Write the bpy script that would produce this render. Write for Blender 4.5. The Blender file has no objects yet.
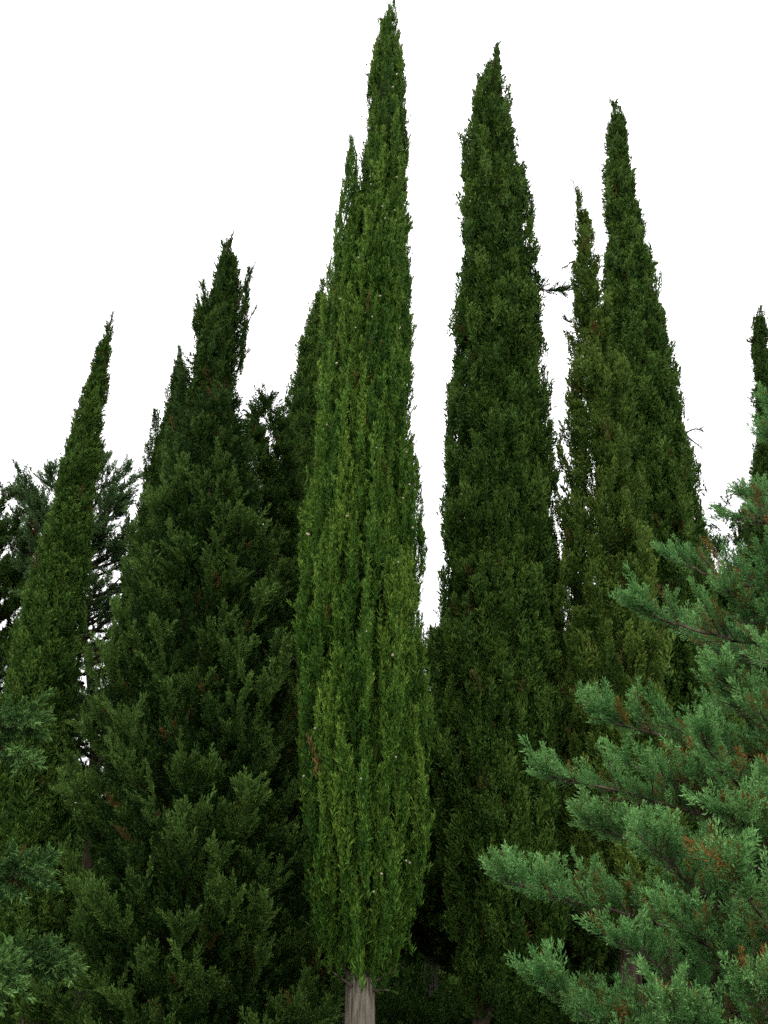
import bpy, math
import numpy as np

C = bpy.context.scene.collection
rad = math.radians

# ------------------------------------------------------------------ camera
F, PITCH, EYE = 1000.0, rad(16.0), 1.6          # focal length in pixels of a 768 x 1024 frame
cam = bpy.data.objects.new('camera', bpy.data.cameras.new('camera'))
cam.data.sensor_fit = 'VERTICAL'; cam.data.sensor_height = 24.0
cam.data.lens = 24.0 * F / 1024.0
cam.data.clip_start = 0.1; cam.data.clip_end = 9000
cam.location = (0, 0, EYE); cam.rotation_euler = (math.pi/2 + PITCH, 0, 0)
C.objects.link(cam); bpy.context.scene.camera = cam

def at(u, v, d):
    """world point at distance d (along the ground) that the photograph shows at u, v"""
    p, q = (u - 384) / F, (512 - v) / F
    y = math.cos(PITCH) - math.sin(PITCH) * q
    z = math.sin(PITCH) + math.cos(PITCH) * q
    t = d / y
    return np.array([p * t, d, EYE + z * t])

def ground_z(x, y):
    y = np.asarray(y, float)
    s = np.interp(y, [-400, -40, 2, 45, 220, 700, 6000], [3, 1.0, 0, -9.03, -45, -60, -60])
    return s + 0.0 * np.asarray(x)

# ------------------------------------------------------------------ materials
def nodes(name):
    m = bpy.data.materials.new(name); m.use_nodes = True
    t = m.node_tree; t.nodes.clear()
    out = t.nodes.new('ShaderNodeOutputMaterial')
    return m, t, out

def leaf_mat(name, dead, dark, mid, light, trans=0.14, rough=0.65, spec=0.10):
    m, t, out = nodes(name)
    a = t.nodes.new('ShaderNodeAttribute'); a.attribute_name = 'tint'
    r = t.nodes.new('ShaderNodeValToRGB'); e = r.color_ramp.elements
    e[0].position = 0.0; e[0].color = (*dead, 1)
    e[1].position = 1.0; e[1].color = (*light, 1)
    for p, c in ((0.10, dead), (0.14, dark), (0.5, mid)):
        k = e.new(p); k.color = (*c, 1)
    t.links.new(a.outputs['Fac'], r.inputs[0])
    b = t.nodes.new('ShaderNodeBsdfPrincipled')
    b.inputs['Roughness'].default_value = rough
    b.inputs['Specular IOR Level'].default_value = spec
    tr = t.nodes.new('ShaderNodeBsdfTranslucent')
    mx = t.nodes.new('ShaderNodeMixShader'); mx.inputs[0].default_value = trans
    t.links.new(r.outputs[0], b.inputs['Base Color']); t.links.new(r.outputs[0], tr.inputs['Color'])
    t.links.new(b.outputs[0], mx.inputs[1]); t.links.new(tr.outputs[0], mx.inputs[2])
    t.links.new(mx.outputs[0], out.inputs[0])
    return m

def noise_mat(name, c0, c1, scale, stretch=(1, 1, 1), rough=0.9, bump=0.0, detail=6):
    m, t, out = nodes(name)
    co = t.nodes.new('ShaderNodeTexCoord'); mp = t.nodes.new('ShaderNodeMapping')
    mp.inputs['Scale'].default_value = stretch
    n = t.nodes.new('ShaderNodeTexNoise'); n.inputs['Scale'].default_value = scale; n.inputs['Detail'].default_value = detail
    r = t.nodes.new('ShaderNodeValToRGB')
    r.color_ramp.elements[0].position = 0.32; r.color_ramp.elements[0].color = (*c0, 1)
    r.color_ramp.elements[1].position = 0.70; r.color_ramp.elements[1].color = (*c1, 1)
    b = t.nodes.new('ShaderNodeBsdfPrincipled'); b.inputs['Roughness'].default_value = rough
    b.inputs['Specular IOR Level'].default_value = 0.05
    L = t.links.new
    L(co.outputs['Object'], mp.inputs[0]); L(mp.outputs[0], n.inputs['Vector']); L(n.outputs['Fac'], r.inputs[0])
    L(r.outputs[0], b.inputs['Base Color'])
    if bump:
        bp = t.nodes.new('ShaderNodeBump'); bp.inputs['Strength'].default_value = bump; bp.inputs['Distance'].default_value = 0.03
        L(n.outputs['Fac'], bp.inputs['Height']); L(bp.outputs[0], b.inputs['Normal'])
    L(b.outputs[0], out.inputs[0])
    return m

DEAD = (0.095, 0.062, 0.020)
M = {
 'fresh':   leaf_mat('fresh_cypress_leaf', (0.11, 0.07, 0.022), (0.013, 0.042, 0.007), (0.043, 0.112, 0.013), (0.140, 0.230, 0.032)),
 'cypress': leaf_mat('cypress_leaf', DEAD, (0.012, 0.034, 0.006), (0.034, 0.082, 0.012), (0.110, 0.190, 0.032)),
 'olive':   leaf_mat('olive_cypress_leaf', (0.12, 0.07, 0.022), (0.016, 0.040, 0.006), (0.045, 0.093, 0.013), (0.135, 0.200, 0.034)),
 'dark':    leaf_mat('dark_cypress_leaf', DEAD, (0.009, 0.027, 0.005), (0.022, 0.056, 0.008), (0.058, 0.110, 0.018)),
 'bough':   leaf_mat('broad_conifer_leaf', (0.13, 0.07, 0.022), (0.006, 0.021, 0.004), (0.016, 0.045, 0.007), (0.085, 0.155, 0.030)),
 'blue':    leaf_mat('blue_juniper_leaf', (0.16, 0.086, 0.022), (0.016, 0.053, 0.013), (0.046, 0.138, 0.035), (0.155, 0.310, 0.098), trans=0.18),
 'cedar':   leaf_mat('cedar_leaf', (0.12, 0.06, 0.03), (0.016, 0.038, 0.012), (0.036, 0.080, 0.023), (0.090, 0.155, 0.055)),
 'left':    leaf_mat('soft_conifer_leaf', (0.10, 0.05, 0.02), (0.007, 0.025, 0.006), (0.018, 0.056, 0.013), (0.100, 0.190, 0.048)),
 'core':    noise_mat('light_blocking_core', (0.005, 0.009, 0.002), (0.014, 0.022, 0.006), 6.0),  # near-black opaque tube added inside crowns to block light
 'bark':    noise_mat('pale_bark', (0.045, 0.036, 0.028), (0.25, 0.22, 0.18), 9.0, (3.2, 3.2, 0.22), bump=0.9),
 'darkbark':noise_mat('brown_bark', (0.020, 0.014, 0.010), (0.085, 0.064, 0.048), 7.0, (2.5, 2.5, 0.35), bump=0.8),
 'twig':    noise_mat('grey_twig', (0.025, 0.018, 0.013), (0.13, 0.10, 0.08), 12.0),
 'cone':    noise_mat('cone_scale', (0.13, 0.115, 0.075), (0.38, 0.345, 0.25), 30.0),
 'soil':    noise_mat('needle_litter', (0.024, 0.022, 0.010), (0.060, 0.055, 0.026), 1.4, bump=0.4, detail=9),
}

# ------------------------------------------------------------------ mesh helpers
def mesh(name, V, Q, mat, parent=None, origin=(0, 0, 0), tint=None, smooth=False, link=True):
    V = np.asarray(V, np.float32) - np.asarray(origin, np.float32)
    Q = np.asarray(Q, np.int32)
    me = bpy.data.meshes.new(name)
    me.vertices.add(len(V)); me.vertices.foreach_set('co', V.ravel())
    k = Q.shape[1]
    me.loops.add(Q.size); me.loops.foreach_set('vertex_index', Q.ravel())
    me.polygons.add(len(Q))
    me.polygons.foreach_set('loop_start', np.arange(0, Q.size, k, dtype=np.int32))
    if tint is not None:
        a = me.attributes.new('tint', 'FLOAT', 'POINT'); a.data.foreach_set('value', np.asarray(tint, np.float32))
    mats = mat if isinstance(mat, (list, tuple)) else [mat]
    for x in mats: me.materials.append(x)
    me.update(calc_edges=True)
    me.polygons.foreach_set('use_smooth', np.full(len(Q), smooth, dtype=bool))
    o = bpy.data.objects.new(name, me); C.objects.link(o)
    if parent is not None: o.parent = parent
    else: o.location = origin
    return o

def thing(name, label, cat, loc, group=None):
    o = bpy.data.objects.new(name, None); C.objects.link(o)
    o.empty_display_size = 0.3
    o.location = [float(c) for c in loc]; o['label'] = label; o['category'] = cat
    if group: o['group'] = group
    return o

def unit(a): return a / np.maximum(np.linalg.norm(a, axis=-1, keepdims=True), 1e-9)

def tube(path, radii, n=10, ridge=0.0, rng=None):
    path = np.asarray(path, float); radii = np.asarray(radii, float)
    t = unit(np.gradient(path, axis=0))
    ref = np.where(np.abs(t[:, 2:3]) > 0.8, np.array([[0., 1, 0]]), np.array([[0., 0, 1]]))
    ref = np.broadcast_to(ref[:1], t.shape)
    a = unit(np.cross(t, ref)); b = np.cross(t, a)
    th = np.linspace(0, 2*np.pi, n, endpoint=False)
    rr = radii[:, None] * np.ones(n)
    if ridge:
        ph = rng.uniform(0, 6.28, 4)
        zz = np.linspace(0, 1, len(path))[:, None]
        rr = rr * (1 + ridge * (np.sin(3*th + ph[0] + 2*zz) + 0.7*np.sin(5*th + ph[1] - 3*zz) + 0.5*np.sin(9*th + ph[2] + 5*zz)) + ridge*0.25*rng.normal(size=rr.shape))
    V = path[:, None] + rr[..., None] * (np.cos(th)[None, :, None]*a[:, None] + np.sin(th)[None, :, None]*b[:, None])
    i = np.arange(len(path)-1)[:, None]*n + np.arange(n)[None]
    j = np.arange(len(path)-1)[:, None]*n + (np.arange(n)[None]+1) % n
    Q = np.stack([i, j, j+n, i+n], -1).reshape(-1, 4)
    return V.reshape(-1, 3), Q

def join(parts):
    Vs, Qs, k = [], [], 0
    for V, Q in parts:
        Vs.append(V); Qs.append(Q + k); k += len(V)
    return np.concatenate(Vs), np.concatenate(Qs)

# ------------------------------------------------------------------ sprays of leaves
def make_spray(rng, nb, per, elev, spread, slen, swid, shape, tipd=0.25, flat=1.0):
    """one spray along +z, length 1: (quads, 4, 3) and a lightness for each corner"""
    P, D, T = [], [], []
    bend = rng.normal(0, 0.10, 2)
    for i in range(nb):
        h = (i + rng.uniform(0.1, 0.9)) / nb
        az = i * 2.39996 + rng.normal(0, 0.4)
        el = rad(elev) + rng.normal(0, 0.16) + 0.35*h
        lb = spread * np.interp(h, *shape) * rng.uniform(0.7, 1.25)
        d = np.array([math.cos(az)*math.cos(el), flat*math.sin(az)*math.cos(el), math.sin(el)])
        base = np.array([bend[0]*h*h, bend[1]*h*h, h*0.86])
        for k in range(per):
            f = (k + rng.uniform(0.2, 1.0)) / per
            p = base + d*lb*f
            dd = unit(d + rng.normal(0, 0.38, 3) + np.array([0, 0, 0.25]))
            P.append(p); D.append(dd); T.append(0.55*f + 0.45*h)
    P, D, T = np.array(P), np.array(D), np.array(T)
    n = len(P)
    l = slen * rng.uniform(0.7, 1.3, (n, 1)); w = swid * rng.uniform(0.7, 1.3, (n, 1))
    s = unit(np.cross(D, rng.normal(size=(n, 3))))
    bow = unit(np.cross(D, s)) * l * 0.12
    quad = np.stack([P, P + D*l*0.45 + s*w*0.5 + bow, P + D*l, P + D*l*0.45 - s*w*0.5 + bow], 1)
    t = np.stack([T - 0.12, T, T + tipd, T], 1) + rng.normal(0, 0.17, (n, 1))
    return quad.astype(np.float32), t.astype(np.float32)

R0 = np.random.default_rng(5)
ST = {   # kinds of spray, a handful of each
 'plume': [make_spray(R0, 22, 3, 68, 0.12, 0.16, 0.030, ([0, .2, .7, 1], [.5, 1, .8, .25]), tipd=0.35) for _ in range(12)],
 'tuft':  [make_spray(R0, 17, 3, 50, 0.19, 0.19, 0.052, ([0, .3, .7, 1], [.6, 1, .85, .35]), tipd=0.38) for _ in range(12)],
 'fan':   [make_spray(R0, 14, 4, 44, 0.22, 0.18, 0.050, ([0, .25, .6, 1], [.6, 1, .8, .2]), tipd=0.42, flat=0.6) for _ in range(12)],
 'brush': [make_spray(R0, 28, 4, 46, 0.20, 0.11, 0.027, ([0, .2, .75, 1], [.6, 1, .9, .35]), tipd=0.35) for _ in range(12)],
 'sparse':[make_spray(R0, 13, 2, 40, 0.22, 0.17, 0.026, ([0, .2, .75, 1], [.5, 1, .9, .4]), tipd=0.3) for _ in range(6)],
}

def place_sprays(rng, kind, P, D, L, W, tint, dead=None):
    """sprays of leaves standing at P along D; returns vertices, quads, tint"""
    tm = ST[kind]; pick = rng.integers(0, len(tm), len(P))
    D = unit(D); ref = rng.normal(size=D.shape)
    A = unit(np.cross(D, ref)); B = np.cross(D, A)
    Vs, Ts = [], []
    for k, (q, t) in enumerate(tm):
        s = np.nonzero(pick == k)[0]
        if not len(s): continue
        v = q.reshape(-1, 3)
        w = (v[None, :, 0:1]*A[s, None]*W[s, None, None] + v[None, :, 1:2]*B[s, None]*W[s, None, None] + v[None, :, 2:3]*D[s, None])*L[s, None, None] + P[s, None]
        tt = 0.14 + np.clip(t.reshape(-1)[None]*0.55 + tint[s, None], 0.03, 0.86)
        if dead is not None: tt = np.where(dead[s, None], (rng.choice([0.05, 0.05, 0.112, 0.122, 0.13], len(s)))[:, None], tt)
        Vs.append(w.reshape(-1, 3)); Ts.append(tt.ravel())
    V = np.concatenate(Vs).astype(np.float32); T = np.concatenate(Ts)
    return V, np.arange(len(V), dtype=np.int32).reshape(-1, 4), T

def towards_eye(P, centre):
    """how much a place on a crown faces the viewer's side, 1 .. -1"""
    o = P[:, :2] - centre[:, :2]
    e = -centre[:, :2]
    return np.sum(unit(o)*unit(e), -1)

# ------------------------------------------------------------------ a crown made of upright plumes
class Spire:
    def __init__(s, rows, d, dy=0.0):
        """rows: (v, left u, right u) from the photograph, bottom first; d: distance"""
        pts = [(at(a, v, d), at(b, v, d)) for v, a, b in rows]
        s.z = np.array([p[0][2] for p in pts]); s.cx = np.array([(p[0][0]+p[1][0])/2 for p in pts])
        s.r = np.array([(p[1][0]-p[0][0])/2 for p in pts]); s.cy = d + dy
    def c(s, z): return np.stack([np.interp(z, s.z, s.cx), np.full(np.shape(z), s.cy), z], -1)
    def R(s, z): return np.interp(z, s.z, s.r)

def plume_crown(rng, spires, kind, L=0.45, W=1.0, tilt=0.16, dens=75, ca=0.22, cb=0.6, lump=0.16, dip=0.06, core=0.72,
                deadp=0.01, tint0=0.0, jit=0.14, gaps=0.0, crease=0.5, inner=38, cl=0.6):
    Vs, Qs, Ts, k = [], [], [], 0
    cores = []
    for sp in spires:
        zz = np.linspace(sp.z[0], sp.z[-1], 400); rr = sp.R(zz) + 0.08
        area = float(np.mean(2*np.pi*rr)*(zz[-1]-zz[0]))
        n = int(area*dens); cdf = np.cumsum(rr); cdf /= cdf[-1]
        z = np.interp(rng.uniform(0, 1, n), cdf, zz)
        th = rng.uniform(0, 2*np.pi, n)
        # clusters: lumps with creases between them
        nc = max(12, int(area/(ca*cb)*cl))
        zc = np.interp(rng.uniform(0, 1, nc), cdf, zz); tc = rng.uniform(0, 2*np.pi, nc)
        off = rng.normal(0, 1, nc)*lump*0.55; lean = rng.normal(0, 0.10, nc); tn = rng.normal(0, 0.10, nc)
        R = sp.R(z)
        best = np.zeros(n, int); bd = np.full(n, 1e9)
        for c0 in range(0, nc, 400):
            dth = np.abs((th[:, None] - tc[None, c0:c0+400] + np.pi) % (2*np.pi) - np.pi) * (R[:, None]+0.05)
            dd = (dth/ca)**2 + ((z[:, None]-zc[None, c0:c0+400])/cb)**2
            j = dd.argmin(1); m = dd[np.arange(n), j]
            u = m < bd; bd[u] = m[u]; best[u] = j[u] + c0
        small = np.clip(R/0.5, 0.15, 1)
        f = R - small*(0.25*lump + 0.03) + small*(np.clip(off[best], -lump, lump*0.8) - dip*np.clip(bd, 0, 2.5)) - small*np.abs(rng.normal(0, 0.05, n))
        if gaps:
            keep = ~((off[best] < -0.6*lump) & (rng.uniform(size=n) < gaps))
        else: keep = np.ones(n, bool)
        keep &= ~((bd > 1.1) & (rng.uniform(size=n) < crease))
        face = -np.sin(th)
        keep &= (face > -0.3) | (rng.uniform(size=n) < 0.4)
        th, z, f, best, R, small = th[keep], z[keep], f[keep], best[keep], R[keep], small[keep]; n = len(z)
        out = np.stack([np.cos(th), np.sin(th), np.zeros(n)], -1)
        tip = sp.c(z) + out*np.maximum(f, 0.01)[:, None]
        ta = np.clip(tilt + lean[best] + rng.normal(0, 0.06, n), -0.1, 0.9)
        ta *= np.clip((z-sp.z[0])/1.0, 0, 1)*0.0 + 1
        ax = np.stack([np.interp(z+0.5, sp.z, sp.cx)-np.interp(z-0.5, sp.z, sp.cx), np.zeros(n), np.ones(n)], -1)
        D = unit(unit(ax)*np.cos(ta)[:, None] + out*np.sin(ta)[:, None] + rng.normal(0, jit, (n, 3)))
        l = L*np.exp(rng.normal(0, 0.25, n))*np.clip(0.55+0.45*R/0.6, 0.55, 1)
        P = tip - D*l[:, None]*0.9
        tt = tint0 + 0.12 + tn[best] + rng.normal(0, 0.08, n)
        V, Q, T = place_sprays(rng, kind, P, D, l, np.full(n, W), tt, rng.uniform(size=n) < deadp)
        Vs.append(V); Qs.append(Q+k); Ts.append(T); k += len(V)
        if inner and sp is spires[0]:      # the leaves deeper in
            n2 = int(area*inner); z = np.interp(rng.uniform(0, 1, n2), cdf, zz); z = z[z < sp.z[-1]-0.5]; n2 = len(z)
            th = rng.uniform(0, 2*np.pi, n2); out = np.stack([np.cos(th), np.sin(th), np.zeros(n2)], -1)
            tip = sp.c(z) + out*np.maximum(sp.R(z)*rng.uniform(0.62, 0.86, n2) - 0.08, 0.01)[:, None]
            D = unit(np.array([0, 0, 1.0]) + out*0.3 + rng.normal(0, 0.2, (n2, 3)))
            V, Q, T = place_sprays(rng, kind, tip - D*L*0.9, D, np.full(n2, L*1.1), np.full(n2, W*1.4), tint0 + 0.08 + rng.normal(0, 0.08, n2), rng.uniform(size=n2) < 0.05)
            Vs.append(V); Qs.append(Q+k); Ts.append(T); k += len(V)
        if core and sp is spires[0]:  # added dark tube, keeps light from passing through the crown
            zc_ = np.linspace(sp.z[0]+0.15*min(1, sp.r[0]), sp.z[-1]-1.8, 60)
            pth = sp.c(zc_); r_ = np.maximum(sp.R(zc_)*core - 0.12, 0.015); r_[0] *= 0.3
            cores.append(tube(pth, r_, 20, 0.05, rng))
    return np.concatenate(Vs), np.concatenate(Qs), np.concatenate(Ts), (join(cores) if cores else None)

# ------------------------------------------------------------------ boughs: a limb with leafy side shoots
def bezier(a, b, c, t): t = t[:, None]; return (1-t)**2*a + 2*t*(1-t)*b + t*t*c

def bough_sprays(rng, a, ctl, c, s0, nb, width, npl, L, up=0.35, deadp=0.0, tint0=0.0, tipgain=0.25, flat=0.5):
    s = s0 + (1-s0)*np.sort(rng.uniform(0, 1, nb))
    base = bezier(a, ctl, c, s); tan = unit(2*(1-s)[:, None]*(ctl-a) + 2*s[:, None]*(c-ctl))
    side = unit(np.cross(tan, np.array([0, 0, 1.0]))); upv = np.cross(side, tan)
    az = np.where(np.arange(nb) % 2 == 0, 1, -1)*1.0
    ph = rng.uniform(-1.45, 1.35, nb)
    d = unit(tan*rng.uniform(0.55, 1.1, (nb, 1)) + side*(az*np.cos(ph))[:, None]*0.95 + upv*(np.sin(ph)*flat*1.4 + 0.10)[:, None] + np.array([0, 0, up*0.5]))
    ln = width*(np.clip((s-s0)/max(1e-3, 0.25), 0.35, 1))*np.clip((1.06-s)/0.5, 0.12, 1)**0.75*rng.uniform(0.6, 1.25, nb)
    fr = (np.arange(npl)[None] + rng.uniform(0.1, 1.0, (nb, npl)))/npl
    P = base[:, None] + d[:, None]*(ln[:, None]*fr)[..., None]
    D = unit(d[:, None]*0.85 + np.array([0, 0, up]) + tan[:, None]*0.25 + rng.normal(0, 0.30, (nb, npl, 3)))
    ll = L*np.exp(rng.normal(0, 0.2, (nb, npl)))
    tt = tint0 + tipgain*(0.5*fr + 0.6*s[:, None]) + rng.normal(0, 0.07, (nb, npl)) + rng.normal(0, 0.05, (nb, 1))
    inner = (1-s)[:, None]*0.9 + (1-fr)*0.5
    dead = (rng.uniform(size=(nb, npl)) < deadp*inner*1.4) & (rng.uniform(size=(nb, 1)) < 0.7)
    # the leading shoot
    e = 5
    te = np.linspace(0.86, 1.0, e); Pe = bezier(a, ctl, c, te) - tan[-1]*L*0.5; De = unit(np.repeat(tan[-1:], e, 0)+rng.normal(0, 0.16, (e, 3)))
    return (np.concatenate([P.reshape(-1, 3), Pe]), np.concatenate([D.reshape(-1, 3), De]), np.concatenate([ll.ravel(), np.full(e, L)]),
            np.concatenate([tt.ravel(), np.full(e, tint0+tipgain+0.1)]), np.concatenate([dead.ravel(), np.zeros(e, bool)]), (base, d, ln))

def bough_crown(rng, sp, kind, nbough, L=0.3, W=1.0, width=0.55, elev=(15, 50), nb=11, npl=4, core=0.5, deadp=0.05, lump=0.2, tint0=0.0, reach=0.55, tipgain=0.3, limbs=False, up=0.35, s0=0.35, fill=0):
    zz = np.linspace(sp.z[0], sp.z[-1], 400); rr = sp.R(zz)+0.3; cdf = np.cumsum(rr); cdf /= cdf[-1]
    acc = [[] for _ in range(5)]; tubes = []
    us = (np.arange(nbough) + rng.uniform(0, 1, nbough))/nbough
    z = np.interp(us, cdf, zz)
    th = np.arange(nbough)*2.39996*1.0 + rng.normal(0, 0.5, nbough)
    for i in range(nbough):
        face = -math.sin(th[i])
        if face < -0.35 and rng.uniform() > 0.45: continue
        R = float(sp.R(z[i])); Rf = R*(1 + rng.normal(0, lump*0.5)) if R > 0.4 else R
        out = np.array([math.cos(th[i]), math.sin(th[i]), 0])
        hfrac = (z[i]-sp.z[0])/(sp.z[-1]-sp.z[0])
        el = rad(np.interp(hfrac, [0, 1], elev) + rng.normal(0, 8))
        tip = sp.c(z[i:i+1])[0] + out*max(Rf, 0.02)
        ln = max(0.25, Rf/max(0.35, math.cos(el))*0.9)
        a = tip - (out*math.cos(el) + np.array([0, 0, math.sin(el)]))*ln*np.array([1, 1, 1])
        ctl = (a+tip)/2 - np.array([0, 0, 0.08*ln])
        w = width*min(1.0, 0.10+R/1.1); Ls = min(1.0, 0.42+R/1.2)
        r = bough_sprays(rng, a, ctl, tip, 1-min(1.0, (1-s0)*1.0), nb, w, npl, L*Ls*rng.uniform(0.85, 1.15), up, deadp, tint0+rng.normal(0, 0.06), tipgain)
        for q in range(5): acc[q].append(r[q])
        if limbs:
            t = np.linspace(0, 0.95, 7); tubes.append(tube(bezier(a, ctl, tip, t), np.linspace(0.035, 0.008, 7)*max(0.5, min(1.4, R)), 5))
            for q in range(0, nb, 3):
                b0, d0, l0 = r[5][0][q], r[5][1][q], r[5][2][q]
                tubes.append(tube(np.array([b0, b0+d0*l0*0.5, b0+d0*l0]), [0.010, 0.007, 0.004], 4))
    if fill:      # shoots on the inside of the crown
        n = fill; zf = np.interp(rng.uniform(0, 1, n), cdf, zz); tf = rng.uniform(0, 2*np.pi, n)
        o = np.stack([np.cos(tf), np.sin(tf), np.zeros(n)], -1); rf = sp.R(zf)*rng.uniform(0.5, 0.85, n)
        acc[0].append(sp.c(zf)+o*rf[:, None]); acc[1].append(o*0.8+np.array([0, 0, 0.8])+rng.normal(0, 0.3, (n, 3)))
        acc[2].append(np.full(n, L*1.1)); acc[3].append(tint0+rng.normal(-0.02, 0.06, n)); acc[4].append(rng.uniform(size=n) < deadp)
    P, D, l, tt, dd = [np.concatenate(x) for x in acc]
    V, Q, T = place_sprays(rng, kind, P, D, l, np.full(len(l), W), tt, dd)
    cr = None
    if core:  # same added light-blocking tube inside the boughs
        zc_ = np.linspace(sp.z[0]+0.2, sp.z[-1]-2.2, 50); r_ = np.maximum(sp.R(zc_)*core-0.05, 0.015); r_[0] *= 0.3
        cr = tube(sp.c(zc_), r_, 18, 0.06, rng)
    return V, Q, T, cr, (join(tubes) if tubes else None)

# ------------------------------------------------------------------ assembling a tree
def trunk_mesh(rng, root, sp, r0, bark, n=18, x_at=None, flare=1.5):
    zb = root[2]-0.25
    zt = sp.z[0] + 0.88*(sp.z[-1]-sp.z[0])
    z = np.concatenate([np.linspace(zb, zb+1.2, 10), np.linspace(zb+1.4, sp.z[0]+0.6, 14), np.linspace(sp.z[0]+1.2, zt, 12)])
    z = np.unique(z)
    top = np.interp(sp.z[0]+1.0, sp.z, sp.cx)
    x = np.where(z > sp.z[0]+1.0, np.interp(z, sp.z, sp.cx), root[0] + (top-root[0])*np.clip((z-root[2])/(sp.z[0]+1.0-root[2]), 0, 1))
    r = r0*np.clip(1-(z-zb)/(zt-zb), 0.03, 1)**0.8*(1+(flare-1)*np.exp(-(z-zb)/0.45))
    return tube(np.stack([x, np.full(len(z), sp.cy), z], -1), r, n, 0.085 if bark == 'bark' else 0.045, rng)

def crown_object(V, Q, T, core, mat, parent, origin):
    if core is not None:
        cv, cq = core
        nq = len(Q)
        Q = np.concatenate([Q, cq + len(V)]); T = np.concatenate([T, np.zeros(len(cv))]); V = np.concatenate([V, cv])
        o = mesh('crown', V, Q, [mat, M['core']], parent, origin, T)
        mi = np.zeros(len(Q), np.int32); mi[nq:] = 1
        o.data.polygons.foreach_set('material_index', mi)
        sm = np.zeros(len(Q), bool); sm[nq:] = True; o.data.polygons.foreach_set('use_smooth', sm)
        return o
    return mesh('crown', V, Q, mat, parent, origin, T)

def base_of(u, d, sp):
    p = at(u, 1024, d); x = p[0]
    return np.array([x, sp.cy, float(ground_z(x, sp.cy))])

def column_tree(seed, name, label, rows, d, mat, kind, u0, r0, bark='darkbark', extra=(), group='cypresses of the grove', **kw):
    rng = np.random.default_rng(seed)
    sps = [Spire(rows, d)] + [Spire(r, d, dy) for r, dy in extra]
    root = base_of(u0, d, sps[0])
    t = thing(name, label, 'tree', root, group)
    V, Q = trunk_mesh(rng, root, sps[0], r0, bark)
    mesh('trunk', V, Q, M[bark], t, root, smooth=True)
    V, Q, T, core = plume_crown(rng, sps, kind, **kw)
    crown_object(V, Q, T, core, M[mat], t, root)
    return t, sps, root

def bough_tree(seed, name, label, rows, d, mat, kind, u0, r0, nbough, bark='darkbark', group=None, **kw):
    rng = np.random.default_rng(seed); sp = Spire(rows, d)
    root = base_of(u0, d, sp)
    t = thing(name, label, 'tree', root, group)
    V, Q = trunk_mesh(rng, root, sp, r0, bark)
    tr = (V, Q)
    V, Q, T, core, limbs = bough_crown(rng, sp, kind, nbough, **kw)
    if limbs is not None: tr = join([tr, limbs])
    mesh('trunk', *tr, M[bark], t, root, smooth=True)
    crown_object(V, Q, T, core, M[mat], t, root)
    return t, sp, root

# ------------------------------------------------------------------ ground
gx = np.concatenate([[-6000, -2500, -900, -300, -120], np.linspace(-60, 60, 61), [120, 300, 900, 2500, 6000]])
gy = np.concatenate([[-400, -150, -60, -30], np.linspace(-15, 60, 61), np.linspace(70, 220, 16), [320, 450, 700, 1500, 3000, 6000]])
X, Y = np.meshgrid(gx, gy)
rg = np.random.default_rng(1)
near = np.exp(-(X/70)**2-((Y-20)/60)**2)
Z = ground_z(X, Y) + near*rg.normal(0, 0.03, X.shape)
i = np.arange(len(gy)-1)[:, None]*len(gx) + np.arange(len(gx)-1)[None]
Qg = np.stack([i, i+1, i+1+len(gx), i+len(gx)], -1).reshape(-1, 4)
g = mesh('ground', np.stack([X, Y, Z], -1).reshape(-1, 3), Qg, M['soil'], smooth=True)
g['kind'] = 'structure'

# ------------------------------------------------------------------ the cypresses
A_rows = [(964, 346, 374), (950, 334, 392), (930, 322, 405), (900, 312, 415), (850, 301, 424), (800, 296, 427), (700, 293, 427), (600, 296, 425), (500, 303, 421),
          (400, 316, 417), (300, 328, 416), (230, 341, 414), (190, 355, 412), (150, 359, 412), (120, 360, 411), (80, 363, 407), (50, 370, 403), (20, 380, 399), (-4, 388, 395)]
A_extra = [([(330, 320, 362), (250, 330, 362), (190, 342, 362), (165, 347, 359), (144, 350, 355)], -0.3)]
tA, spA, rootA = column_tree(11, 'cypress_tree', 'tallest cypress, bright green fluted column on a bare pale trunk', A_rows, 16.0, 'fresh', 'plume', 360, 0.235,
    'bark', A_extra, L=0.44, W=0.95, tilt=0.06, dens=150, ca=0.105, cb=1.0, lump=0.12, dip=0.115, jit=0.05, deadp=0.008, crease=0.85, cl=0.5)

B_rows = [(985, 460, 532), (930, 450, 562), (850, 436, 570), (750, 430, 565), (650, 432, 561), (600, 438, 559), (500, 445, 555), (400, 450, 548), (300, 455, 541), (200, 460, 530),
          (130, 466, 517), (95, 472, 511), (70, 482, 505), (44, 495, 499)]
tB, spB, rootB = column_tree(12, 'cypress_tree', 'broad dark cypress with a bare branch stub poking out high on one side', B_rows, 18.5, 'cypress', 'tuft', 456, 0.15,
    'darkbark', [([(160, 470, 482), (110, 473, 484), (78, 478, 482)], -0.1)], L=0.40, tilt=0.24, dens=110, ca=0.19, cb=0.46, lump=0.20, dip=0.13, gaps=0.35, core=0.55, crease=0.8, inner=26, cl=0.8)

C_rows = [(900, 590, 740), (760, 588, 738), (680, 590, 730), (600, 594, 716), (500, 598, 700), (430, 600, 689), (340, 601, 669), (270, 601, 654), (200, 602, 640), (150, 604, 630), (120, 609, 625), (98, 610, 616)]
tC, spC, rootC = column_tree(13, 'cypress_tree', 'slender smooth cypress with wispy twigs on its edge, behind the olive one', C_rows, 22.0, 'cypress', 'tuft', 655, 0.26,
    L=0.45, tilt=0.22, dens=66, ca=0.21, cb=0.6, lump=0.18, dip=0.14, crease=0.8)

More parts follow.
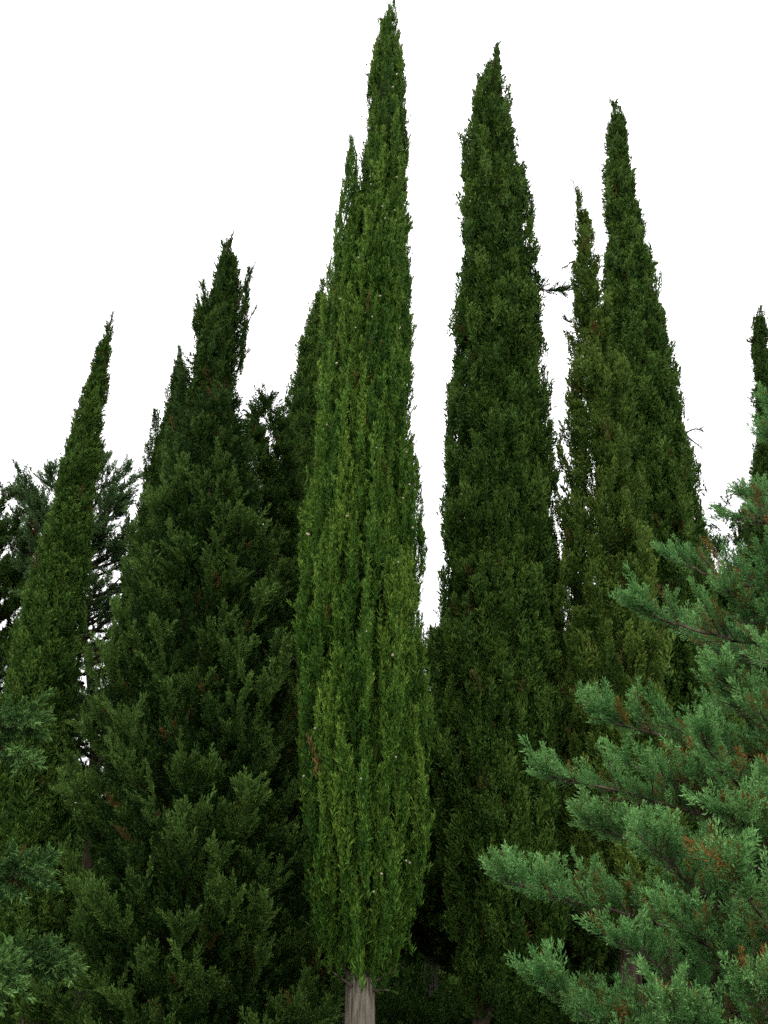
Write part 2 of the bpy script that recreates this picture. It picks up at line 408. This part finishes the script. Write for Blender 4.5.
D_rows = [(920, 586, 692), (850, 574, 690), (760, 562, 678), (700, 557, 670), (600, 557, 658), (500, 560, 644), (430, 563, 634), (350, 566, 620), (290, 568, 606), (250, 571, 599), (220, 574, 592), (186, 576, 580)]
tD, spD, rootD = column_tree(14, 'cypress_tree', 'shorter olive brown cypress with a crooked ragged top', D_rows, 18.0, 'olive', 'tuft', 622, 0.2,
    L=0.36, tilt=0.26, dens=110, ca=0.19, cb=0.42, lump=0.27, dip=0.15, deadp=0.02, gaps=0.75, core=0, crease=0.8, inner=12)

E_rows = [(1015, 16, 58), (960, 4, 64), (890, -16, 74), (820, -24, 77), (760, -16, 77), (680, 2, 81), (600, 24, 89), (520, 44, 96), (460, 60, 102), (400, 78, 108), (360, 92, 111), (330, 104, 113), (316, 108, 112)]
tE, spE, rootE = column_tree(15, 'cypress_tree', 'leaning cypress with a single tapering tip, in front of the feathery cedar', E_rows, 17.0, 'cypress', 'tuft', 42, 0.24,
    L=0.36, tilt=0.28, dens=95, ca=0.22, cb=0.32, lump=0.08, dip=0.07, tint0=0.0)

F_rows = [(800, 130, 300), (600, 150, 262), (500, 160, 250), (430, 174, 240), (370, 186, 240), (320, 200, 243), (290, 208, 243), (265, 215, 240), (238, 222, 233)]
F_extra = [([(330, 236, 248), (300, 240, 251), (268, 249, 253)], -0.1), ([(350, 196, 212), (310, 201, 211), (282, 202, 206)], -0.15), ([(372, 234, 246), (345, 240, 248), (322, 247, 249)], -0.15), ([(330, 190, 208), (312, 196, 206), (300, 198, 201)], -0.25)]
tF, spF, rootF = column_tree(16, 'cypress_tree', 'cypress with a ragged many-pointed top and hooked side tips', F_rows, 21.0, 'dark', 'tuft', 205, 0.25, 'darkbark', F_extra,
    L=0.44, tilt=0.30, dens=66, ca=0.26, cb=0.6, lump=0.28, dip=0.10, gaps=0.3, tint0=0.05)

G_rows = [(800, 110, 250), (620, 120, 215), (560, 126, 208), (500, 138, 203), (450, 150, 198), (400, 164, 192), (365, 174, 186), (346, 178, 182)]
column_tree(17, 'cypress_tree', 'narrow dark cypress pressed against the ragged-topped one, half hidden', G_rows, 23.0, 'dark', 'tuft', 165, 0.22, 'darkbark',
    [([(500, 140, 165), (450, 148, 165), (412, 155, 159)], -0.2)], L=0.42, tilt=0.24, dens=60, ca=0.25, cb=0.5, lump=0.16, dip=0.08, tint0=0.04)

K_rows = [(800, 258, 350), (600, 263, 345), (500, 272, 338), (430, 280, 335), (380, 290, 332), (340, 300, 329), (300, 313, 328), (277, 320, 325)]
column_tree(18, 'cypress_tree', 'dark pointed cypress peeping out behind the tallest bright one', K_rows, 22.5, 'cypress', 'tuft', 305, 0.22,
    L=0.42, tilt=0.22, dens=60, ca=0.22, cb=0.5, lump=0.18, dip=0.08)

H_rows = [(700, 725, 800), (560, 738, 795), (480, 748, 790), (430, 754, 785), (380, 753, 777), (340, 749, 768), (315, 755, 765), (303, 759, 762)]
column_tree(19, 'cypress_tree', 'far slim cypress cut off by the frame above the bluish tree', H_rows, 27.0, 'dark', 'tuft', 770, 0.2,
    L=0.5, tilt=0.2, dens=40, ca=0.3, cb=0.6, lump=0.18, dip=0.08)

# ------------------------------------------------------------------ broad conifers on the left
I_rows = [(1060, 100, 300), (980, 84, 312), (900, 78, 318), (830, 80, 312), (740, 98, 300), (650, 118, 286), (580, 136, 272), (510, 160, 256), (460, 180, 246), (430, 194, 240), (404, 212, 226)]
tI, spI, rootI = bough_tree(21, 'broad_conifer', 'broad bushy conifer with light-tipped boughs, before the ragged-topped cypress', I_rows, 17.0, 'bough', 'fan', 196, 0.3, 330,
    L=0.35, W=0.8, width=0.36, elev=(34, 64), nb=11, npl=4, up=0.7, core=0.36, deadp=0.02, lump=0.34, fill=4500, tint0=-0.05, tipgain=0.42)
J_rows = [(1000, 205, 340), (850, 210, 340), (700, 222, 330), (600, 230, 318), (520, 238, 305), (470, 243, 296), (440, 246, 288), (420, 252, 280), (396, 263, 268)]
bough_tree(22, 'broad_conifer', 'dark open conifer with a small spiky top in the gap beside the tallest cypress', J_rows, 19.5, 'dark', 'fan', 268, 0.22, 340,
    L=0.30, width=0.45, elev=(20, 50), nb=10, npl=4, core=0.3, deadp=0.04, lump=0.3, limbs=True, fill=2200, tint0=0.03)

P_rows = [(800, 20, 170), (740, 24, 165), (680, 26, 155), (620, 16, 146), (560, 14, 142), (520, 20, 140), (490, 26, 136), (470, 60, 128), (455, 90, 116)]
bough_tree(23, 'cedar_tree', 'open feathery cedar with sky through its branches, behind the leaning cypress', P_rows, 24.0, 'cedar', 'fan', 82, 0.2, 190,
    L=0.34, width=0.5, elev=(8, 42), nb=10, npl=4, core=0, deadp=0.03, lump=0.35, limbs=True, up=0.5, tint0=0.03)
O_rows = [(900, -120, 40), (760, -110, 34), (650, -95, 30), (580, -70, 26), (530, -50, 20), (500, -28, 14), (482, -10, 6)]
bough_tree(24, 'cedar_tree', 'dim dark conifer cut off by the frame edge behind the leaning cypress', O_rows, 24.0, 'dark', 'fan', -40, 0.2, 220,
    L=0.36, width=0.6, elev=(15, 45), nb=10, npl=4, core=0.3, deadp=0.03, lump=0.25, limbs=True, up=0.5, tint0=0.05)

# ------------------------------------------------------------------ trees farther back, between the columns
back = [
 (31, 'dark evergreen filling the gap low between the two tallest cypresses', [(965, 400, 450), (940, 385, 480), (900, 380, 486), (800, 392, 478), (740, 404, 470), (675, 420, 460), (632, 434, 442)], 25.0, 425, 110, 'bark'),
 (32, 'dark evergreen low between the broad dark cypress and the olive one', [(1000, 500, 640), (880, 498, 640), (760, 516, 620), (660, 536, 600), (590, 556, 580), (560, 566, 572)], 27.0, 560, 110, 'darkbark'),
 (33, 'dark evergreen behind the bluish tree with its top in the far gap', [(1000, 640, 830), (860, 640, 830), (740, 664, 800), (640, 690, 775), (560, 706, 750), (505, 724, 730)], 26.0, 730, 110, 'darkbark'),
 (35, 'dim evergreen behind the tallest cypress, visible low beside its pale trunk', [(1000, 290, 430), (900, 290, 430), (800, 305, 415), (700, 330, 390), (640, 350, 365)], 29.0, 340, 110, 'darkbark'),
]
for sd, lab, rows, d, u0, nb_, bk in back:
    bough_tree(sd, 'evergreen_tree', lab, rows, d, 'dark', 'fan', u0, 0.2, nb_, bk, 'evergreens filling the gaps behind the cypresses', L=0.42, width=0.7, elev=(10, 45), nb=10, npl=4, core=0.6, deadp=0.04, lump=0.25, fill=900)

shrubs = [(72, 'low dark shrub right beside the thin pale back trunk', 405, 23.0, 1.5, 2.2),
          (73, 'low dark shrub at the foot of the broad dark cypress', 500, 23.0, 1.7, 2.5), (74, 'low dark shrub at the foot of the olive cypress, mostly behind juniper tips', 585, 22.5, 1.8, 2.6),
          (76, 'low dark shrub under the leaning cypress at the frame edge', 20, 22.0, 1.5, 2.4)]
for sd, lab, u, d, r, h in shrubs:
    rg = np.random.default_rng(sd); p = at(u, 1000, d); zg = float(ground_z(p[0], d)); top = float(at(u, 985, d)[2])
    t = thing('evergreen_shrub', lab, 'shrub', (p[0], d, zg), 'low shrubs under the trees'); n = 1500
    o = unit(rg.normal(size=(n, 3))); o[:, 2] = np.abs(o[:, 2]); k = rg.uniform(0.5, 1.0, n)[:, None]
    P = np.array([p[0], d, zg]) + o*k*np.array([r, r, (top-zg)])*(1+0.2*np.sin(o[:, :1]*7)*np.cos(o[:, 1:2]*9))
    V, Q, T = place_sprays(rg, 'fan', P, o+np.array([0, 0, 0.7])+rg.normal(0, 0.3, (n, 3)), np.full(n, 0.42), np.ones(n), rg.normal(0.1, 0.1, n))
    mesh('foliage', V, Q, M['dark'], t, (p[0], d, zg), T)
    st = [tube(np.array([[p[0], d, zg-0.1], [p[0]+a*0.3, d+b*0.3, zg+0.6*(top-zg)]]), [0.05, 0.02], 6) for a, b in rg.normal(0, 1, (6, 2))]
    mesh('stems', *join(st), M['darkbark'], t, (p[0], d, zg), smooth=True)
rg = np.random.default_rng(77); n = 20000     # the wood farther down the hillside
d = rg.uniform(48, 75, n); x = rg.uniform(-0.62, 0.62, n)*d; hh = 14 + 2.0*np.sin(x*0.5)+1.5*np.sin(x*0.21+2)+rg.normal(0, 0.6, n)
zb = ground_z(x, d); line = EYE - 0.02*d
P = np.stack([x, d, zb + rg.uniform(0, 1, n)**0.6*np.maximum(np.minimum(hh, line-zb), 0.8)], -1)
V, Q, T = place_sprays(rg, 'fan', P, np.array([0, 0, 1.0])+rg.normal(0, 0.45, (n, 3)), np.full(n, 1.5), np.full(n, 1.3), rg.normal(0.1, 0.12, n))
wood = mesh('distant_wood', V, Q, M['dark'], None, (0, 60, float(ground_z(0, 60))), T)
wood['kind'] = 'stuff'; wood['label'] = 'dark wood on the slope below, seen between the lowest trunks'; wood['category'] = 'wood'

# ------------------------------------------------------------------ single branches and cones on the cypresses
def lone_branch(seed, parent, root, pts, d, dy, mat, L=0.16, n=26, label=None):
    rng = np.random.default_rng(seed)
    w = np.array([at(u, v, d) + np.array([0, dy, 0]) for u, v in pts])
    t = np.linspace(0, 1, 10); pth = bezier(w[0], w[1], w[2], t)
    V, Q = tube(pth, np.linspace(0.025, 0.006, 10), 6)
    o = mesh('branch', V, Q, M['twig'], parent, root, smooth=True)
    if label: o['label'] = label
    s = rng.uniform(0.25, 1, n); P = bezier(w[0], w[1], w[2], s)
    D = unit(w[2]-w[1]) + rng.normal(0, 0.5, (n, 3)) + np.array([0, 0, 0.3])
    V, Q, T = place_sprays(rng, 'tuft', P, D, np.full(n, L*0.9), np.full(n, 1.0), rng.normal(0.1, 0.08, n))
    mesh('foliage', V, Q, M[mat], o, root, T)
lone_branch(41, tB, rootB, [(528, 288), (548, 291), (563, 290)], 18.3, 0, 'dark', L=0.30, n=34, label='short branch sticking straight out into the sky')
lone_branch(42, tC, rootC, [(684, 436), (692, 426), (701, 430)], 21.8, 0, 'dark', L=0.15, n=14)
lone_branch(43, tC, rootC, [(684, 434), (694, 442), (703, 449)], 21.8, 0, 'dark', L=0.12, n=9)
for k, (tr, rt, d, pts, n) in enumerate([
    (tB, rootB, 18.5, [(497, 62), (496, 50), (499, 42)], 9), (tB, rootB, 18.5, [(479, 92), (477, 80), (478, 70)], 9),
    (tD, rootD, 18.0, [(579, 205), (578, 192), (574, 184)], 9), (tD, rootD, 18.0, [(572, 322), (567, 322), (563, 318)], 8), (tD, rootD, 18.0, [(573, 262), (570, 262), (567, 266)], 6),
    (tC, rootC, 22.0, [(614, 112), (613, 103), (609, 97)], 9), (tE, rootE, 17.0, [(109, 330), (110, 322), (113, 315)], 8),
    (tF, rootF, 20.9, [(238, 306), (246, 280), (255, 265)], 30), (tF, rootF, 20.9, [(238, 345), (247, 322), (256, 308)], 26), (tF, rootF, 20.9, [(226, 252), (228, 241), (234, 233)], 10),
    (tF, rootF, 20.9, [(208, 306), (204, 290), (200, 282)], 14), (tF, rootF, 20.9, [(236, 372), (243, 360), (248, 351)], 14), (tF, rootF, 20.9, [(222, 275), (216, 268), (214, 262)], 10),
    (tA, rootA, 15.8, [(353, 165), (352, 152), (350, 142)], 8)]):
    lone_branch(80+k, tr, rt, pts, d, 0, 'dark', L=0.16, n=n)

lone_branch(98, tI, rootI, [(294, 660), (280, 642), (262, 628)], 16.6, 0, 'left', L=0.26, n=34, label='pale green sprig reaching out beside the tallest cypress')
for k, pts in enumerate([[(352, 985), (336, 975), (322, 962)], [(366, 984), (384, 978), (398, 966)], [(350, 978), (342, 968), (338, 955)], [(368, 992), (378, 988), (390, 990)]]):
    lone_branch(110+k, tA, rootA, pts, 15.9, -0.05, 'fresh', L=0.14, n=7, label='dry twiggy branch under the crown')

rng = np.random.default_rng(50)
ico = []
th = np.linspace(0, np.pi, 6)
prof = np.stack([np.zeros(6), np.zeros(6), -np.cos(th)*0.020], -1)
cv, cq = tube(prof, np.maximum(np.sin(th)*0.018, 0.0008), 8, 0.05, rng)
cone0 = None
for k in range(46):
    v = rng.uniform(60, 900); z = at(384, v, 16.0)[2]; sp = spA[0]; th_ = rng.uniform(-2.7, -0.45)
    R = float(sp.R(z)) + 0.015
    p = sp.c(np.array([z]))[0] + R*np.array([math.cos(th_), math.sin(th_), 0])
    if cone0 is None: o = cone0 = mesh('cone', cv, cq, M['cone'], tA, (0, 0, 0), smooth=True)
    else:
        o = cone0.copy(); C.objects.link(o); o.parent = tA
    o.location = [float(c) for c in p - rootA]; o.scale = [float(rng.uniform(0.8, 1.25))]*3; o.rotation_euler = [float(c) for c in rng.uniform(-0.6, 0.6, 3)]

# ------------------------------------------------------------------ near trees: separate boughs
def bough_part(rng, parent, root, a, c, mat, kind, bark, L, width, nb, npl, sag=0.1, s0=0.25, r=0.028, deadp=0.2, up=0.35, tint0=0.0, bare=0.0, tipgain=0.3):
    ctl = a*0.5 + c*0.5 - np.array([0, 0, sag*np.linalg.norm(c-a)]) + rng.normal(0, 0.12, 3)
    P, D, l, tt, dd, (b0, d0, l0) = bough_sprays(rng, a, ctl, c, s0, nb, width, npl, L, up, deadp, tint0, tipgain)
    t = np.linspace(0, 1.0, 16); tubes = [tube(bezier(a, ctl, c, t) + rng.normal(0, 0.008, (16, 3)), np.linspace(r, 0.004, 16), 7)]
    for q in range(len(b0)):
        tubes.append(tube(np.array([b0[q], b0[q]+d0[q]*l0[q]*0.5+rng.normal(0, 0.01, 3), b0[q]+d0[q]*l0[q]]), [0.007, 0.005, 0.0025], 5))
    V, Q = join(tubes)
    o = mesh('branch', V, Q, M[bark], parent, root, smooth=True)
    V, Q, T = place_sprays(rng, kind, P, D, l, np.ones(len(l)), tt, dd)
    mesh('foliage', V, Q, M[mat], o, root, T)
    return o

def near_tree(seed, name, label, u0, d, mat, kind, bark, height, boughs, r0, **kw):
    rng = np.random.default_rng(seed)
    x = at(u0, 900, d)[0]; root = np.array([x, d, float(ground_z(x, d))])
    t = thing(name, label, 'tree', root)
    z = np.linspace(root[2]-0.2, root[2]+height, 24)
    px = x + 0.05*np.sin(z*1.3); r = r0*np.clip(1-(z-z[0])/(height+0.3), 0.02, 1)*(1+0.5*np.exp(-(z-z[0])/0.3))
    V, Q = tube(np.stack([px, d+0.04*np.cos(z), z], -1), r, 16, 0.04, rng)
    mesh('trunk', V, Q, M[bark], t, root, smooth=True)
    for b in boughs:
        u, v, dd = b[:3]; rise = b[3] if len(b) > 3 else 0.25; wid = b[4] if len(b) > 4 else 1.0
        c = at(u, v, dd)
        c = c + np.array([np.sign(x-c[0])*0.15, 0, -0.08])
        hz = math.hypot(c[0]-x, c[1]-d)
        a = np.array([x, d, min(max(c[2]-rise*hz, root[2]+0.3), root[2]+height-0.1)])
        k2 = dict(kw); k2['tint0'] = kw['tint0'] + rng.normal(0, 0.06); k2['L'] = kw['L']*rng.uniform(0.85, 1.15); k2['width'] = kw['width']*wid*min(1, 0.45+hz*0.35); k2['nb'] = max(10, int(kw['nb']*hz/1.8))
        bough_part(rng, t, root, a, c, mat, kind, bark, **k2)
    return t

rng = np.random.default_rng(60)
bs = [ # u, v, distance, rise, width of the bough tips the photo shows
 (480, 868, 6.3, 0.22, 1.0), (516, 761, 6.6, 0.25, 1.0), (510, 966, 6.0, 0.30, 1.0), (578, 708, 7.4, 0.25, 1.0), (617, 600, 7.6, 0.30, 1.0), (652, 548, 7.8, 0.35, 0.9),
 (694, 572, 7.0, 0.35, 0.9), (712, 508, 7.5, 0.45, 0.8), (746, 428, 7.7, 0.6, 0.7), (602, 752, 6.8, 0.3, 0.9), (612, 822, 6.1, 0.35, 1.0), (584, 922, 5.8, 0.45, 1.0),
 (676, 724, 6.2, 0.35, 0.9), (690, 655, 6.6, 0.35, 0.9), (560, 812, 7.4, 0.2, 0.9), (640, 900, 5.7, 0.4, 0.9), (700, 800, 6.0, 0.4, 0.9), (735, 700, 6.4, 0.4, 0.9),
 (700, 860, 5.5, 0.4, 0.9), (745, 640, 6.2, 0.5, 0.8), (750, 770, 5.6, 0.5, 0.9), (560, 985, 6.6, 0.3, 0.9), (640, 990, 5.4, 0.4, 0.9), (720, 960, 5.2, 0.5, 0.9),
 (720, 480, 8.6, 0.5, 0.7), (770, 520, 6.6, 0.7, 0.8), (765, 880, 5.2, 0.5, 0.9), (600, 1040, 5.9, 0.3, 0.9), (690, 1060, 5.2, 0.4, 0.9), (660, 620, 8.8, 0.3, 0.9), (690, 690, 8.0, 0.3, 0.9),
 (790, 405, 7.6, 0.9, 0.7), (840, 330, 7.6, 1.2, 0.6), (880, 450, 7.2, 0.5, 0.9), (900, 600, 6.8, 0.4, 0.9), (920, 800, 6.6, 0.3, 0.9),
]
near_tree(61, 'juniper_tree', 'near bluish green juniper with long feathery boughs and rusty dead sprays', 850, 7.4, 'blue', 'brush', 'twig', 5.4, bs, 0.13,
    L=0.19, width=0.33, nb=40, npl=5, sag=0.09, s0=0.15, r=0.020, deadp=0.34, up=0.75, tint0=-0.10, tipgain=0.42)

bl = [(50, 715, 9.5, 0.1), (40, 745, 9.2, 0.1), (66, 858, 9.0, 0.3), (84, 950, 9.6, 0.05), (18, 968, 8.4, 0.35), (-10, 800, 9.4, 0.1), (-10, 690, 10, 0.2), (-60, 640, 10, 0.4), (-100, 760, 9, 0.2)]
near_tree(62, 'feathery_conifer', 'near green conifer reaching in flat drooping branches at the frame edge', -90, 10.2, 'left', 'fan', 'darkbark', 4.6, bl, 0.14,
    L=0.23, width=0.24, nb=24, npl=4, sag=-0.08, s0=0.25, r=0.026, deadp=0.05, up=0.15, tint0=-0.08, tipgain=0.38)

# ------------------------------------------------------------------ overcast daylight
EL, AZ = rad(62), rad(-60)      # the sun behind the cloud: over the viewer's left shoulder
w = bpy.data.worlds.new('World'); bpy.context.scene.world = w; w.use_nodes = True
nt = w.node_tree; bg = nt.nodes['Background']
sky = nt.nodes.new('ShaderNodeTexSky'); sky.sky_type = 'NISHITA'; sky.sun_disc = False
sky.sun_elevation = EL; sky.sun_rotation = math.pi + AZ
sky.dust_density = 4.0
hs = nt.nodes.new('ShaderNodeHueSaturation'); hs.inputs['Saturation'].default_value = 0.08
mx = nt.nodes.new('ShaderNodeMix'); mx.data_type = 'RGBA'; mx.inputs['Factor'].default_value = 0.8
# the white cloud layer: an overcast sky is brightest overhead, about a third as bright low down
tc = nt.nodes.new('ShaderNodeTexCoord'); sx = nt.nodes.new('ShaderNodeSeparateXYZ'); cr = nt.nodes.new('ShaderNodeMapRange')
cr.inputs['From Min'].default_value = 0.0; cr.inputs['From Max'].default_value = 1.0
cr.inputs['To Min'].default_value = 7.2; cr.inputs['To Max'].default_value = 27.0
cb = nt.nodes.new('ShaderNodeCombineColor')
nt.links.new(tc.outputs['Generated'], sx.inputs[0]); nt.links.new(sx.outputs['Z'], cr.inputs['Value'])
for k in range(3): nt.links.new(cr.outputs[0], cb.inputs[k])
nt.links.new(sky.outputs[0], hs.inputs['Color'])
ins = [s_ for s_ in mx.inputs if s_.type == 'RGBA']; outs = [s_ for s_ in mx.outputs if s_.type == 'RGBA']
nt.links.new(hs.outputs[0], ins[0]); nt.links.new(cb.outputs[0], ins[1]); nt.links.new(outs[0], bg.inputs['Color'])
bg.inputs['Strength'].default_value = 0.12
sun = bpy.data.objects.new('sun', bpy.data.lights.new('sun', 'SUN')); C.objects.link(sun)
sun.data.energy = 1.5; sun.data.angle = rad(16); sun.data.color = (1, 0.96, 0.90)
# light comes from behind-left of the viewer, high up
sd = np.array([math.sin(AZ)*math.cos(EL), -math.cos(AZ)*math.cos(EL), math.sin(EL)])
from mathutils import Vector
sun.rotation_euler = Vector([float(c) for c in sd]).to_track_quat('Z', 'Y').to_euler()

sc = bpy.context.scene
vs = sc.view_settings; vs.view_transform = 'Standard'; vs.look = 'None'; vs.gamma = 1; vs.exposure = 0.55; vs.use_curve_mapping = False
sc.cycles.max_bounces = 4; sc.cycles.diffuse_bounces = 2; sc.cycles.glossy_bounces = 2; sc.cycles.transmission_bounces = 2
sc.cycles.use_denoising = False
sc.cycles.caustics_reflective = False; sc.cycles.caustics_refractive = False
